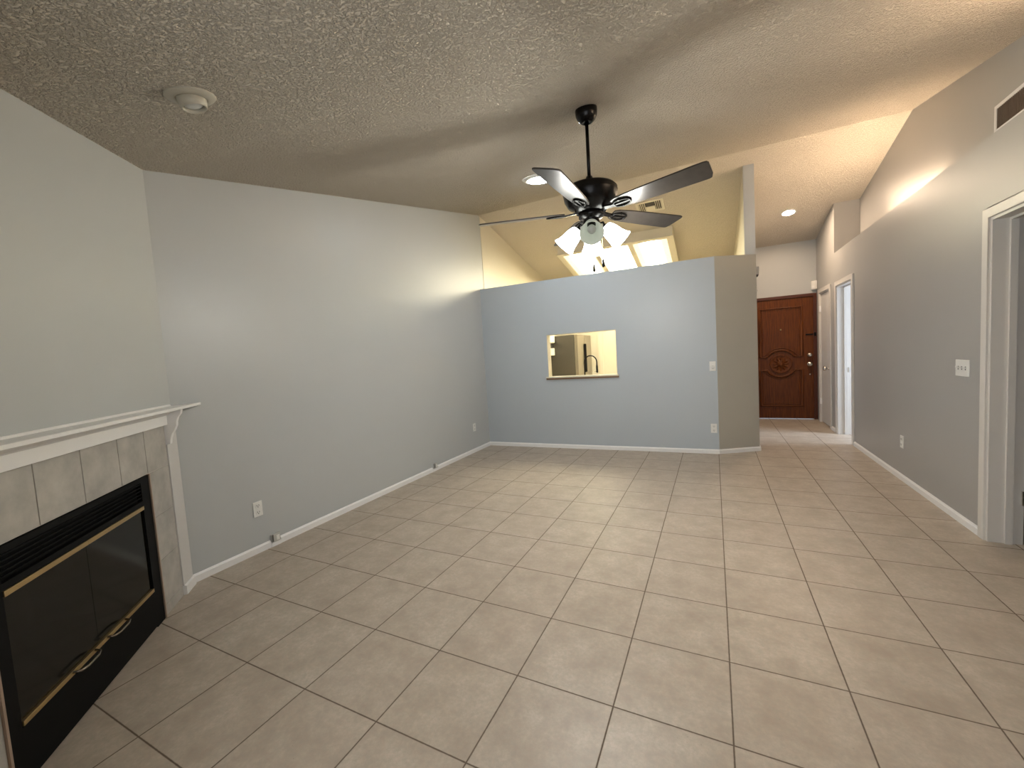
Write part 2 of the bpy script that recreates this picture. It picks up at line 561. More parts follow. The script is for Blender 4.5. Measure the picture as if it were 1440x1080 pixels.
# rooms behind the right wall
mb = MB()
mb.box(9.0, 9.2, 9.8, 18.6, 0, 6.1)
mb.box(X2, 9.0, 18.4, 18.6, 0, 6.1)
mb.box(X2, 9.0, 9.8, 10.0, 0, 6.1)
mb.box(X2 - 0.1, 9.2, 9.8, 18.6, 5.93, 6.1)
struct('wall_bedroom', mb, M_WHITE, 'white bedroom walls seen through the hall doorway')
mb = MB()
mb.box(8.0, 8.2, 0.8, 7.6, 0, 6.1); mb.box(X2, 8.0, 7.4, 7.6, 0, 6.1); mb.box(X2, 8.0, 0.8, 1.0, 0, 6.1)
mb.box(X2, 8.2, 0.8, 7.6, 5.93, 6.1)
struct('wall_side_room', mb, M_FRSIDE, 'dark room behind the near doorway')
mb = MB()
mb.box(5.2, 5.3, 14.0, 17.2, 0, 5.9); mb.box(X2, 5.3, 14.1, 14.2, 0, 5.9); mb.box(X2, 5.3, 17.1, 17.2, 0, 5.9)
struct('wall_closet', mb, M_WALL, 'closet walls behind the narrow door')

# ------------------------------------------------------------------ baseboards
BH = 0.135; BT = 0.035
BPROF = [(0, 0), (BT, 0), (BT, BH * .78), (BT * .55, BH * .9), (BT * .35, BH), (0, BH)]
def baseboard(name, p, q, side, label):
    """p->q along the wall; side = +1 puts the board to the left of p->q"""
    d = (Vector((*q, 0)) - Vector((*p, 0))); L = d.length; d.normalize()
    n = Vector((-d.y, d.x, 0)) * side
    mb = MB((Vector((*p, 0)), d, n, Vector((0, 0, 1))))
    mb.prism([(0, a, z) for a, z in BPROF], (L, 0, 0))
    return struct(name, mb, M_WHITE, label)
b_ = empty('baseboard_left', (lx(4), 4, 0), 'white baseboard along the long left wall', kind='structure')
dL = Vector((lx(10) - lx(0), 10, 0)).normalized()
nL = Vector((dL.y, -dL.x, 0))
mb = MB((Vector((lx(-0.26), -0.26, 0)), dL, nL, Vector((0, 0, 1))))
for a, c in ((0, 1.33), (1.53, 6.44), (6.70, 10.13)):
    mb.prism([(a, q, z) for q, z in BPROF], (c - a, 0, 0))
for a, c in ((1.33, 1.53), (6.44, 6.70)):      # notched low where the cable boxes sit
    mb.box(a, c, 0, BT * 1.25, 0, BH * .55)
mb.build('board', M_WHITE, b_)
baseboard('baseboard_divider', A, B, -1, 'white baseboard under the pass-through wall')
baseboard('baseboard_diagonal', B, C_, -1, 'white baseboard under the short angled wall')
baseboard('baseboard_hall_left', (1.13, 10.75), (1.13, 16.8), -1, 'white baseboard on the hall side of the kitchen wall')
baseboard('baseboard_right', (XR, D4[1] + .15), (XR, D3[0] - .15), 1, 'white baseboard along the right wall')
baseboard('baseboard_hall', (XR, D3[1] + .15), (XR, D2[0] - .15), 1, 'short white baseboard between the closet and bedroom doors')
mb = MB(FP); mb.prism([(0.02, a, z) for a, z in [(0, 0), (.075, 0), (.075, BH), (.03, BH + .02), (0, BH + .02)]], (0.33, 0, 0))
struct('baseboard_fireplace', mb, M_WHITE, 'short white baseboard beside the fireplace')

# ------------------------------------------------------------------ door casings and doors
def casing(mb, y0, y1, zt, x=XR, t=0.045, wd=0.145):
    for a, c in ((y0 - wd, y0), (y1, y1 + wd)):
        mb.box(x - t, x, a, c, 0, zt + wd)
        mb.box(x - t * 1.35, x - t, a + wd * .62 if a < y0 - .01 and a < y0 else a, a + wd if a < y0 - .01 else a + wd * .38, 0, zt + wd * .5) if False else None
    mb.box(x - t, x, y0, y1, zt, zt + wd)
def jamb(mb, y0, y1, zt, stop=True):
    mb.box(XR - .01, X2 + .01, y1 - 0.045, y1, 0, zt)
    mb.box(XR - .01, X2 + .01, y0, y0 + 0.045, 0, zt)
    mb.box(XR - .01, X2 + .01, y0 + .045, y1 - .045, zt - 0.045, zt)
    if stop:
        sx0, sx1 = XR + 0.17, XR + 0.25
        mb.box(sx0, sx1, y1 - .08, y1 - .045, 0, zt - .045)
        mb.box(sx0, sx1, y0 + .045, y0 + .08, 0, zt - .045)
        mb.box(sx0, sx1, y0 + .08, y1 - .08, zt - .08, zt - .045)

# near doorway on the right
t = empty('door_4', (XR, 4.1, 0), 'white cased doorway at the right edge leading to a dark room', kind='structure')
mb = MB(); casing(mb, *D4); mb.build('casing', M_CASING, t, 0.008)
mb = MB(); jamb(mb, *D4); mb.build('jamb', M_CASING, t)
for z in (0.62, 4.2):
    mb = MB(); mb.box(X2 - .02, X2 + .012, D4[1] - .075, D4[1] - .04, z, z + .22)
    mb.lathe([(0.018, 0), (0.018, .22)], (X2 + .03, D4[1] - .075, z), (0, 0, 1), 12)
    h = mb.build('hinge', M_CHROME, t)
# bedroom doorway
t = empty('door_3', (XR, 12.9, 0), 'white cased doorway in the hall opening on a bright bedroom', kind='structure')
mb = MB(); casing(mb, *D3); mb.build('casing', M_CASING, t, 0.008)
mb = MB(); jamb(mb, *D3); mb.build('jamb', M_CASING, t)
mb = MB(); mb.box(X2 - .18, X2 - .06, D3[1] - .052, D3[1] - .045, 2.12, 2.28); mb.build('strike_plate', M_CHROME, t)
mb = MB(); mb.box(X2 + .02, X2 + 1.95, D3[0] - .02, D3[0] + .07, 0.03, D3[2] - .06)
lf = mb.build('door_leaf', M_DOORW, t)
# closet door
t = empty('door_2', (XR, 15.4, 0), 'narrow white closet door beside the front door', kind='structure')
mb = MB(); casing(mb, D2[0], D2[1], D2[2]); mb.build('casing', M_CASING, t, 0.008)
mb = MB(); jamb(mb, *D2, stop=False); mb.build('jamb', M_CASING, t)
mb = MB(); mb.box(XR + .02, XR + .11, D2[0] + .055, D2[1] - .055, 0.04, D2[2] - .055)
lf = mb.build('door_leaf', M_DOORW, t)
mb = MB()
mb.lathe([(.085, 0), (.085, .02), (.035, .035), (.03, .09), (.075, .12), (.085, .16), (.07, .20), (.02, .215)], (XR + .02, D2[0] + .2, 2.2), (-1, 0, 0), 20)
mb.build('door_knob', M_CHROME, lf)
for z in (4.33, 0.72):
    MB().box(XR - .045, XR + .02, D2[1] - .075, D2[1] - .02, z, z + .24).build('hinge', M_WHITE, lf)

# front door
YD = 16.8
t = empty('door_1', (2.45, YD, 0), 'carved mahogany front door with a round medallion', kind='structure')
mb = MB()
mb.box(3.585, 3.70, YD - .05, YD + .3, 0, 5.14); mb.box(1.19, 1.31, YD - .05, YD + .3, 0, 5.14)
mb.box(1.31, 3.585, YD - .05, YD + .3, 5.03, 5.14)
mb.build('door_frame', M_WOODD, t, 0.01)
mb = MB()
mb.box(1.31, 3.585, YD - .0, YD + .11, 0.03, 5.03)
lf = mb.build('door_leaf', M_WOOD, t)
cx, cz, rr = 2.45, 2.35, 0.56
def moulding(pts, r, name='panel_moulding', mat=M_WOOD):
    mb = MB(); mb.tube([(x, YD, z) for x, z in pts], r, 8, closed=True, flat=(0, 1, 0))
    return mb.build(name, mat, lf)
hw = math.sqrt(rr ** 2 - 0.28 ** 2)
a0 = math.atan2(0.28, hw)
for off, r in ((0, .05), (0.085, .022)):
    up = [(1.72 + off, 2.63 + off), (1.72 + off, 4.66 - off), (3.20 - off, 4.66 - off), (3.20 - off, 2.63 + off)]
    arc = [(cx + (rr + off) * math.cos(a0 + (PI - 2 * a0) * k / 16), cz + (rr + off) * math.sin(a0 + (PI - 2 * a0) * k / 16)) for k in range(17)]
    moulding(up + arc, r)
    dn = [(1.72 + off, 2.07 - off), (1.72 + off, 0.56 + off), (3.20 - off, 0.56 + off), (3.20 - off, 2.07 - off)]
    arc = [(cx + (rr + off) * math.cos(-a0 - (PI - 2 * a0) * k / 16), cz + (rr + off) * math.sin(-a0 - (PI - 2 * a0) * k / 16)) for k in range(17)]
    moulding(dn + arc, r)
mb = MB()
mb.lathe([(.40, 0), (.40, .02), (.37, .045), (.34, .02), (.10, .012), (.10, .045), (.02, .06)], (cx, YD, cz - .02), (0, -1, 0), 40)
for k in range(12):
    a = 2 * PI * k / 12
    d = Vector((math.cos(a), 0, math.sin(a))); p = Vector((-d.z, 0, d.x)); c = Vector((cx, YD - .015, cz - .02))
    pts = [c + d * .11, c + d * .22 + p * .045, c + d * .32 + p * .01, c + d * .32 - p * .01, c + d * .22 - p * .045]
    top = c + d * .22 + Vector((0, -.04, 0))
    for j in range(5):
        mb.face([pts[j], pts[(j + 1) % 5], top])
mb.build('medallion', M_WOOD, lf)
def knobset(x, z, r, name):
    mb = MB(); mb.lathe([(r, 0), (r, .02), (r * .8, .04), (r * .45, .05), (r * .45, .09), (r * .8, .12), (r * .8, .16), (r * .3, .18)], (x, YD, z), (0, -1, 0), 20)
    mb.build(name, M_CHROME, lf)
knobset(3.45, 2.66, .085, 'deadbolt'); knobset(3.45, 2.28, .095, 'door_knob')
mb = MB(); mb.lathe([(.03, 0), (.03, .03), (.01, .035)], (3.455, YD, 1.86), (0, -1, 0), 12); mb.build('lock_button', M_CHROME, lf)
mb = MB(); mb.lathe([(.035, 0), (.035, .02), (.01, .025)], (2.47, YD, 3.76), (0, -1, 0), 12); mb.build('peephole', M_BRASS, lf)
mb = MB(); mb.box(3.33, 3.58, YD - .03, YD, 3.47, 3.52); mb.build('door_guard', M_BRONZE, lf)
mb = MB(); mb.box(3.60, 3.67, YD - .075, YD - .05, 3.42, 3.56); mb.build('guard_plate', M_BRONZE, t)

# ------------------------------------------------------------------ pass-through sill
t = empty('trim_1', ((PX0 + PX1) / 2, dvy(-4.1), PZ0), 'thin wooden sill under the kitchen pass-through', kind='structure')
mb = MB()
x0, x1 = PX0 - .07, PX1 + .05
mb.plan([(x0, dvy(x0) - .07), (x1, dvy(x1) - .07), (x1, dvy(x1) + th + .03), (x0, dvy(x0) + th + .03)], PZ0 - .035, PZ0 + .012)
mb.build('sill_board', M_CREAM, t)
mb = MB()
mb.plan([(x0, dvy(x0) - .05), (x1, dvy(x1) - .05), (x1, dvy(x1) - .0), (x0, dvy(x0) - .0)], PZ0 - .09, PZ0 - .036)
mb.build('sill_edge', M_SILLWOOD, t)
# cream lining of the opening
mb = MB()
e = .012
mb.plan([(PX0, dvy(PX0) + .002), (PX0 + e, dvy(PX0) + .002), (PX0 + e, dvy(PX0) + th), (PX0, dvy(PX0) + th)], PZ0 + .012, PZ1)
mb.plan([(PX1 - e, dvy(PX1) + .002), (PX1, dvy(PX1) + .002), (PX1, dvy(PX1) + th), (PX1 - e, dvy(PX1) + th)], PZ0 + .012, PZ1)
mb.plan([(PX0 + e, dvy(PX0) + .002), (PX1 - e, dvy(PX1) + .002), (PX1 - e, dvy(PX1) + th), (PX0 + e, dvy(PX0) + th)], PZ1 - e, PZ1)
struct('trim_2', mb, M_CREAM, 'cream painted lining of the pass-through opening')

# ------------------------------------------------------------------ kitchen contents
t = empty('refrigerator', (-6.8, 16.5, 0), 'stainless french door refrigerator with dark grey side, seen through the pass-through', 'refrigerator')
MB().box(-7.75, -6.02, 15.3, 17.7, 0.05, 4.2).build('body', M_FRSIDE, t, .02)
for a, c in ((15.31, 16.49), (16.51, 17.69)):
    d = MB().box(-6.02, -5.86, a, c, 1.75, 4.19).build('door', M_STEEL, t, .02)
    y = 16.42 if a < 16 else 16.58
    MB().box(-5.87, -5.80, y - .03, y + .03, 2.35, 3.75).build('handle', M_BLACK, d, .01)
d = MB().box(-6.02, -5.86, 15.31, 17.69, 0.15, 1.72).build('freezer_drawer', M_STEEL, t, .02)
MB().box(-5.87, -5.80, 15.6, 17.4, 1.5, 1.58).build('handle', M_STEEL, d, .01)

t = empty('wall_cabinet', (-7.4, 14.2, 3.27), 'white upper cabinet with a dark open gap, beside the refrigerator', 'cabinet')
mb = MB(); mb.box(lx(14) + .0, -7.0, 13.2, 15.24, 3.27, 3.62); mb.box(lx(14), -7.0, 13.2, 15.24, 3.86, 5.2); mb.box(lx(14), -7.5, 13.2, 15.24, 3.62, 3.86)
mb.build('body', M_CAB, t, .01)
MB().box(-7.5, -7.05, 13.25, 15.2, 3.64, 3.84).build('recess', M_SLOT, t)
for a, c in ((13.22, 14.2), (14.24, 15.22)):
    d = MB().box(-7.0, -6.96, a, c, 3.88, 5.18).build('door', M_CAB, t, .008)
    mb = MB(); mb.lathe([(.02, 0), (.02, .03), (.035, .05), (.01, .07)], (-6.96, 14.08 if a < 14 else 14.36, 3.98), (1, 0, 0), 12); mb.build('knob', M_BRONZE, d)

t = empty('base_cabinet', (-4, 11, 0), 'white kitchen base cabinet under the pass-through counter', 'cabinet')
MB().box(-7.7, -0.6, dvy(-0.6) + th + .03, 11.7, 0.2, 2.10).build('body', M_CAB, t)
for k in range(5):
    d = MB().box(-7.6 + k * 1.4, -6.26 + k * 1.4, 11.7, 11.74, .25, 2.05).build('door', M_CAB, t, .008)
tag(MB().box(-7.75, -0.5, dvy(-0.5) + th + .01, 11.82, 2.10, 2.20).build('countertop', M_GRANITE), 'speckled brown stone kitchen countertop behind the divider wall', 'countertop')
t = empty('kitchen_faucet', (-4.25, 10.75, 2.2), 'dark gooseneck pull-down kitchen faucet behind the pass-through', 'faucet')
mb = MB(); fy = 10.78; fx0, fx1 = -4.25, -3.80
mb.lathe([(.07, 0), (.07, .03), (.04, .05)], (fx0, fy, 2.2), seg=16)
path = [(fx0, fy, 2.22), (fx0, fy, 2.95)] + [(fx0 + .225 - .225 * math.cos(PI * k / 10), fy, 2.97 + .23 * math.sin(PI * k / 10)) for k in range(11)] + [(fx1, fy, 2.85)]
mb.tube(path, .022, 10)
mb.build('spout', M_BRONZE, t)
mb = MB(); mb.lathe([(.024, 0), (.035, -.05), (.035, -.25), (.028, -.28)], (fx1, fy, 2.86), seg=14); mb.build('spray_head', M_BRONZE, t)
mb = MB(); mb.tube([(fx0, fy, 2.62), (fx1, fy, 2.62)], .010, 8); mb.build('spray_clip', M_CHROME, t)

# pantry door casing on the far kitchen wall
mb = MB(); mb.box(-5.62, -5.35, 18.13, 18.2, 0, 5.1); mb.box(-3.35, -3.1, 18.13, 18.2, 0, 5.1); mb.box(-5.35, -3.35, 18.13, 18.2, 4.9, 5.1)
mb.box(-5.35, -3.35, 18.17, 18.2, 0, 4.9)
struct('door_5', mb, M_CREAM, 'pale kitchen door with wide casing in the far wall')

# kitchen ceiling light box, parallel to the sloping ceiling
sl = Vector((0, 1, -0.215)).normalized(); nn = Vector((0, -0.215, -1)).normalized()
bx = frame((0, 13.58, ceil_z(13.58)), (1, 0, 0), sl, nn)     # x, distance down the slope, depth below ceiling
t = empty('kitchen_ceiling_light', (-3.7, 15, ceil_z(15)), 'long wood-framed light box with three glowing panels over the kitchen', 'ceiling light')
DP = 0.37
mb = MB(bx)
x0, x1, L = -6.0, -1.36, 3.35
mb.box(x0, x0 + .08, 0, L, -.02, DP); mb.box(x1 - .08, x1, 0, L, -.02, DP)
mb.box(x0 + .08, x1 - .08, 0, .08, -.02, DP); mb.box(x0 + .08, x1 - .08, L - .08, L, -.02, DP)
mb.build('box', M_CREAM, t)
xs = [(-5.80, -4.52), (-4.33, -3.07), (-2.87, -1.58)]
mb = MB(bx)
mb.box(x0 - .03, x1 + .03, -.03, .16, DP, DP + .04); mb.box(x0 - .03, x1 + .03, L - .16, L + .03, DP, DP + .04)
for a, c in ((x0 - .03, xs[0][0]), (xs[0][1], xs[1][0]), (xs[1][1], xs[2][0]), (xs[2][1], x1 + .03)):
    mb.box(a, c, .16, L - .16, DP, DP + .04)
mb.build('frame', M_CREAM, t)
for (a, c), pm in zip(xs, M_PANELS):
    MB(bx).box(a - .03, c + .03, .12, L - .12, DP - .03, DP - .005).build('diffuser', pm, t)

# ------------------------------------------------------------------ ceiling vent over the kitchen
cy = 11.9
vf = frame((-1.93, cy, ceil_z(cy)), (1, 0, 0), sl, nn)
t = empty('ceiling_vent', (-1.93, cy, ceil_z(cy)), 'small cream multi-way ceiling vent behind the fan', 'vent')
mb = MB(vf)
for a in ((-.46, -.38, -.36, .36), (.38, .46, -.36, .36), (-.38, .38, -.36, -.28), (-.38, .38, .28, .36)):
    mb.box(*a, -.01, .03)
mb.box(-.15, .15, .02, .28, -.01, .025)
mb.build('frame', M_CREAM, t)
MB(vf).box(-.38, .38, -.28, .28, -.005, .002).build('duct', M_SLOT, t)
for s_ in (-1, 1):
    mb = MB(vf)
    for k in range(4):
        x = s_ * (.17 + .06 * k)
        mb.prism([(x, -.28, .004), (x + .012, -.28, .004), (x + .012 + .015 * s_, -.28, .03), (x + .015 * s_, -.28, .03)], (0, .56, 0))
    mb.build('louvers', M_CREAM, t)

# ------------------------------------------------------------------ return air grille in the niche wall
t = empty('air_grille', (XB, 5.9, 6.66), 'white framed return air grille with brown louvers high on the right wall', 'vent')
gy0, gy1, gz0, gz1 = 4.9, 6.75, 6.63, 7.10
mb = MB()
mb.box(XB - .04, XB, gy0, gy1, gz1 - .06, gz1); mb.box(XB - .04, XB, gy0, gy1, gz0, gz0 + .07)
mb.box(XB - .04, XB, gy0, gy0 + .06, gz0 + .07, gz1 - .06); mb.box(XB - .04, XB, gy1 - .06, gy1, gz0 + .07, gz1 - .06)
mb.build('frame', M_WHITE, t, .005)
MB().box(XB - .006, XB - .001, gy0 + .06, gy1 - .06, gz0 + .07, gz1 - .06).build('filter', M_GRILLE, t)
mb = MB()
n = 44
for k in range(n):
    y = gy0 + .07 + (gy1 - gy0 - .14) * k / (n - 1)
    mb.box(XB - .03, XB - .008, y - .006, y + .006, gz0 + .07, gz1 - .06)
mb.build('louvers', M_GRILLE, t)

# LED strip standing on the plant ledge
tag(MB().box(XB - .14, XB - .08, 8.6, 11.6, LZ, LZ + .05).build('light_strip', M_LEDGE), 'long warm light strip lying on the plant ledge toward the hallway', 'lamp')
tag(MB().box(XR + .14, XR + .22, 1.6, 3.6, LZ, LZ + .05).build('light_strip', M_LEDGE2), 'shorter unseen light strip added on the plant ledge to warm the ceiling above the near doorway', 'lamp')  # added out of view to warm the near corner of the ceiling

# ------------------------------------------------------------------ round ceiling lights
def ring_frame(x, y):
    s_ = 0.213 if y < 10.1 else -0.215
    e2 = Vector((0, 1, s_)).normalized(); n2 = Vector((1, 0, 0)).cross(e2) * -1
    return frame((x, y, ceil_z(y)), (1, 0, 0), e2, n2)
fr = ring_frame(-5.06, -0.91)
t = empty('recessed_ceiling_light', (-5.06, -0.91, ceil_z(-.91)), 'unlit cream eyeball spotlight in the ceiling near the fireplace', 'ceiling light')
MB(fr).lathe([(.135, .0), (.14, .03), (.16, .035), (.225, .018), (.238, .004), (.238, -.01)], seg=48, cap=False).build('trim_ring', M_RINGC, t)
e_ax = Vector((0.08, 0.02, 1)).normalized()
mb = MB(fr); mb.lathe([(.132, -.03), (.138, .03), (.135, .07), (.118, .12), (.112, .122), (.105, .09), (.10, .03)], (0, 0, 0), e_ax, 40, cap=False)
mb.build('eyeball', M_EYE, t)
mb = MB(fr); mb.lathe([(.09, -.02), (.095, .075), (.085, .092), (.05, .105), (.01, .108)], (0, 0, 0), e_ax, 32); mb.build('bulb', M_BULBOFF, t)

fr = ring_frame(-4.03, 6.85)
t = empty('tubular_skylight', (-4.03, 6.85, ceil_z(6.85)), 'bright round daylight tube in the ceiling left of the fan', 'skylight')
MB(fr).lathe([(.37, .045), (.395, .06), (.44, .05), (.49, .02), (.50, .002)], seg=64, cap=False).build('trim_ring', M_WHITE, t)
MB(fr).lathe([(.375, .045), (.375, .06), (.30, .10), (.15, .125), (.01, .13)], seg=64).build('diffuser', M_TUBE, t)

fr = ring_frame(2.44, 14.19)
t = empty('recessed_ceiling_light', (2.44, 14.19, ceil_z(14.19)), 'glowing recessed downlight in the hallway ceiling before the front door', 'ceiling light')
MB(fr).lathe([(.17, .0), (.18, .022), (.225, .012), (.23, -.005)], seg=40, cap=False).build('trim_ring', M_WHITE, t)
MB(fr).lathe([(.175, .0), (.17, .012), (.01, .016)], seg=40).build('lens', M_HALLLAMP, t)

# ------------------------------------------------------------------ ceiling fan
FX, FY = -1.80, 3.16
ZC = ceil_z(FY)
t = empty('ceiling_fan', (FX, FY, ZC), 'dark bronze five blade ceiling fan with four glass light shades on a long downrod', 'ceiling fan')
cen = Vector((FX, FY, 0))
def at(z): return (FX, FY, z)
mb = MB(); mb.lathe([(.17, .04), (.175, -.04), (.17, -.10), (.14, -.17), (.09, -.215), (.045, -.225), (.04, -.20)], at(ZC), seg=40); mb.build('canopy', M_BRONZE, t)
mb = MB(); mb.lathe([(.028, -.2), (.028, -1.15)], at(ZC), seg=16); mb.build('downrod', M_BRONZE, t)
mb = MB()
mb.lathe([(.03, 6.18), (.045, 6.17), (.075, 6.10), (.10, 6.055), (.30, 6.02), (.40, 5.985), (.435, 5.945), (.425, 5.93), (.44, 5.91), (.43, 5.87),
          (.42, 5.80), (.36, 5.70), (.26, 5.64), (.24, 5.60), (.02, 5.60)], at(0), seg=56)
mb.build('motor_housing', M_BRONZE, t)
mb = MB()
mb.lathe([(.20, 5.60), (.20, 5.52), (.13, 5.50), (.13, 5.44), (.145, 5.43), (.145, 5.36), (.12, 5.33), (.06, 5.31), (.02, 5.27), (.001, 5.265)], at(0), seg=40)
mb.build('switch_housing', M_BRONZE, t)
ZB = 5.60
for k in range(5):
    a = math.radians(-20 + 72 * k)
    d = Vector((math.cos(a), math.sin(a), 0)); tn = Vector((-math.sin(a), math.cos(a), 0))
    pt = math.radians(14)
    wv = tn * math.cos(pt) - Vector((0, 0, 1)) * math.sin(pt)
    up = d.cross(wv).normalized()
    if up.z < 0: up = -up
    f_ = (Vector(at(ZB)), d, wv, up)
    outl = [(.42, .10), (.50, .135), (.70, .155), (1.20, .175), (1.70, .185), (1.79, .185), (1.83, .172), (1.865, .10),
            (1.89, -.06), (1.90, -.14), (1.885, -.175), (1.84, -.185), (1.70, -.185), (1.20, -.175), (.70, -.155), (.50, -.135), (.42, -.10)]
    mb = MB(f_); mb.prism([(r, w_, 0) for r, w_ in outl], (0, 0, .022))
    bl = mb.build('blade', M_BLADE, t, .004)
    mb = MB(f_)
    mb.prism([(.20, .045, .0), (.46, .03, -.03), (.46, -.03, -.03), (.20, -.045, .0)], (0, 0, .025))
    loop = [(.44 + .13 + .13 * math.cos(2 * PI * j / 18) * (1.15 if True else 1), .085 * math.sin(2 * PI * j / 18), -.014) for j in range(18)]
    mb.tube(loop, .014, 8, closed=True)
    mb.box(.46, .72, -.012, .012, -.022, -.002)
    for s_ in (-1, 1):
        mb.lathe([(.016, -.03), (.016, 0)], (.56, .085 * s_, 0), (0, 0, 1), 10)
    mb.build('blade_iron', M_BRONZE, bl)

view_az = math.atan2(-3.587 - FY, -0.069 - FX)
SH = [(.075, -.02), (.095, 0), (.115, .05), (.128, .12), (.138, .20), (.155, .27), (.185, .335)]
for k in range(4):
    a = view_az + k * PI / 2
    d = Vector((math.cos(a), math.sin(a), 0))
    ta = math.radians(54 if k == 0 else 44)
    ax = (d * math.sin(ta) - Vector((0, 0, 1)) * math.cos(ta)).normalized()
    p0 = Vector(at(5.40)) + d * .12
    p1 = Vector(at(5.33)) + d * .235
    mb = MB(); mb.tube([p0, p0 + d * .06 + Vector((0, 0, .02)), p1], .022, 8)
    mb.lathe([(.03, -.06), (.055, -.04), (.06, .02), (.05, .05)], p1, ax, 20)
    mb.build('light_arm', M_BRONZE, t)
    lit = k != 0
    mb = MB()
    prof = SH + [(r - .008, z_) for r, z_ in reversed(SH)]
    mb.lathe(prof, p1, ax, 40, cap=False)
    sh = mb.build('lamp_shade', M_SHADE if lit else M_SHADE_OFF, t)
    if not lit: sh['label'] = 'dimmer frosted glass shade facing the camera'
    mb = MB(); mb.lathe([(.03, .03), (.035, .08), (.062, .14), (.07, .185), (.055, .23), (.02, .25), (.001, .252)], p1, ax, 20)
    mb.build('bulb', M_BULB if lit else M_BULBOFF, sh)
    if lit:
        ld = bpy.data.lights.new('fan_bulb_light', 'POINT'); ld.energy = 7.0; ld.color = (1.0, 0.97, 0.90); ld.shadow_soft_size = 0.05
        lo = bpy.data.objects.new('fan_bulb_light', ld); COL.objects.link(lo)
        lo.location = (p1 + ax * .40) * T
for (dx, dy, z1) in ((.035, -.10, 4.75), (.175, -.04, 4.82)):
    mb = MB(); mb.tube([(FX + dx, FY + dy, 5.38), (FX + dx, FY + dy, z1)], .004, 6)
    c = mb.build('pull_chain', M_BRASS, t)
    mb = MB(); mb.lathe([(.006, 0), (.020, -.02), (.024, -.11), (.014, -.13)], (FX + dx, FY + dy, z1), seg=10); mb.build('chain_pull', M_BRONZE, c)

# ------------------------------------------------------------------ fireplace
t = empty('fireplace', tuple(FPO + FP[1] * 2.2), 'corner fireplace with grey tile surround, white mantel and black glass doored insert', 'fireplace')
mb = MB(FP)
mb.box(.36, .945, 0, .022, 0, 2.65); mb.box(3.485, 4.07, 0, .022, 0, 2.65); mb.box(.945, 3.485, 0, .022, 2.05, 2.65)
su = mb.build('surround_backing', M_GROUT, t)
mb = MB(FP)
g = .006
def ft(u0, u1, z0, z1):
    mb.box(u0 + g, u1 - g, .0, .032, z0 + g, z1 - g)
zs = (0.0, 0.165, .80, 1.42, 2.05)
for a, c in zip(zs[:-1], zs[1:]):
    ft(.36, .94, a, c); ft(3.49, 4.07, a, c)
us = (.36, .945, 1.55, 2.21, 2.85, 3.485, 4.07)
for a, c in zip(us[:-1], us[1:]):
    ft(a, c, 2.05, 2.65)
mb.build('surround_tiles', M_FTILE, t, .003)
# insert
mb = MB(FP)
mb.box(.96, 1.16, -.02, .035, 0, 2.04); mb.box(3.33, 3.47, -.02, .035, 0, 2.04)
mb.box(1.16, 3.33, -.02, .035, 1.68, 1.74); mb.box(1.16, 3.33, -.02, .035, 1.98, 2.04)
mb.box(1.16, 3.33, -.02, .035, .02, .49)
mb.box(1.16, 3.33, -.05, -.02, 1.7, 2.02)
for k in range(5):
    z = 1.76 + k * .044
    mb.prism([(1.16, -.02, z), (1.16, -.02, z + .012), (1.16, .03, z + .032), (1.16, .03, z + .02)], (2.17, 0, 0))
mb.build('insert_frame', M_BLACK, t)
mb = MB(FP)
mb.face([(1.0, -1.3, 0), (3.43, -1.3, 0), (3.43, -1.3, 2.0), (1.0, -1.3, 2.0)])
mb.face([(1.0, -.02, 0), (1.0, -1.3, 0), (1.0, -1.3, 2.0), (1.0, -.02, 2.0)])
mb.face([(3.43, -.02, 0), (3.43, -1.3, 0), (3.43, -1.3, 2.0), (3.43, -.02, 2.0)])
mb.face([(1.0, -.02, 2.0), (1.0, -1.3, 2.0), (3.43, -1.3, 2.0), (3.43, -.02, 2.0)])
mb.face([(1.0, -.02, .3), (1.0, -1.3, .3), (3.43, -1.3, .3), (3.43, -.02, .3)])
mb.build('firebox', M_FIREBOX, t)
for a, c in ((1.165, 2.274), (2.280, 3.325)):
    d = MB(FP).box(a, c, .0, .015, .52, 1.65).build('glass_door', M_GLASS, t)
    MB(FP).box(a, c, -.005, .045, 1.625, 1.675).build('brass_rail', M_BRASS, d, .004)
    MB(FP).box(a, c, -.005, .045, .495, .54).build('brass_rail', M_BRASS, d, .004)
    m0 = 2.02 if a < 2 else 2.57
    path = [(m0 - .17, .045, .53), (m0 - .15, .10, .52), (m0 - .08, .12, .515), (m0 + .08, .12, .515), (m0 + .15, .10, .52), (m0 + .17, .045, .53)]
    mb = MB(FP); mb.tube(path, .012, 8); mb.build('handle', M_NICKEL, d)
for a in (.935, 3.473):
    MB(FP).box(a, a + .024, .0, .05, 0, 2.05).build('edge_trim', M_COPPER, t)
for a in (.03, 4.075):
    MB(FP).box(a, a + .325, 0, .045, .14, 2.66).build('side_trim', M_TRIMG, t, .005)
mb = MB(FP)
sh = [(0.015, 0.0), (-.29, .305), (4.75, .305), (4.44, 0.0)]
mb.prism([(u, n_, 2.862) for u, n_ in sh], (0, 0, .042))
mn = mb.build('mantel_shelf', M_WHITE, t, .006)
MB(FP).prism([(.04, 0, 2.904), (.04, .025, 2.904), (.04, .012, 2.925), (.04, 0, 2.93)], (4.4, 0, 0)).build('bead_moulding', M_WHITE, mn)
mb = MB(FP)
mb.prism([(.36, 0, 2.645), (.36, .075, 2.645), (.36, .08, 2.78), (.36, .11, 2.80), (.36, .15, 2.862), (.36, 0, 2.862)], (3.71, 0, 0))
mb.build('frieze', M_WHITE, t)
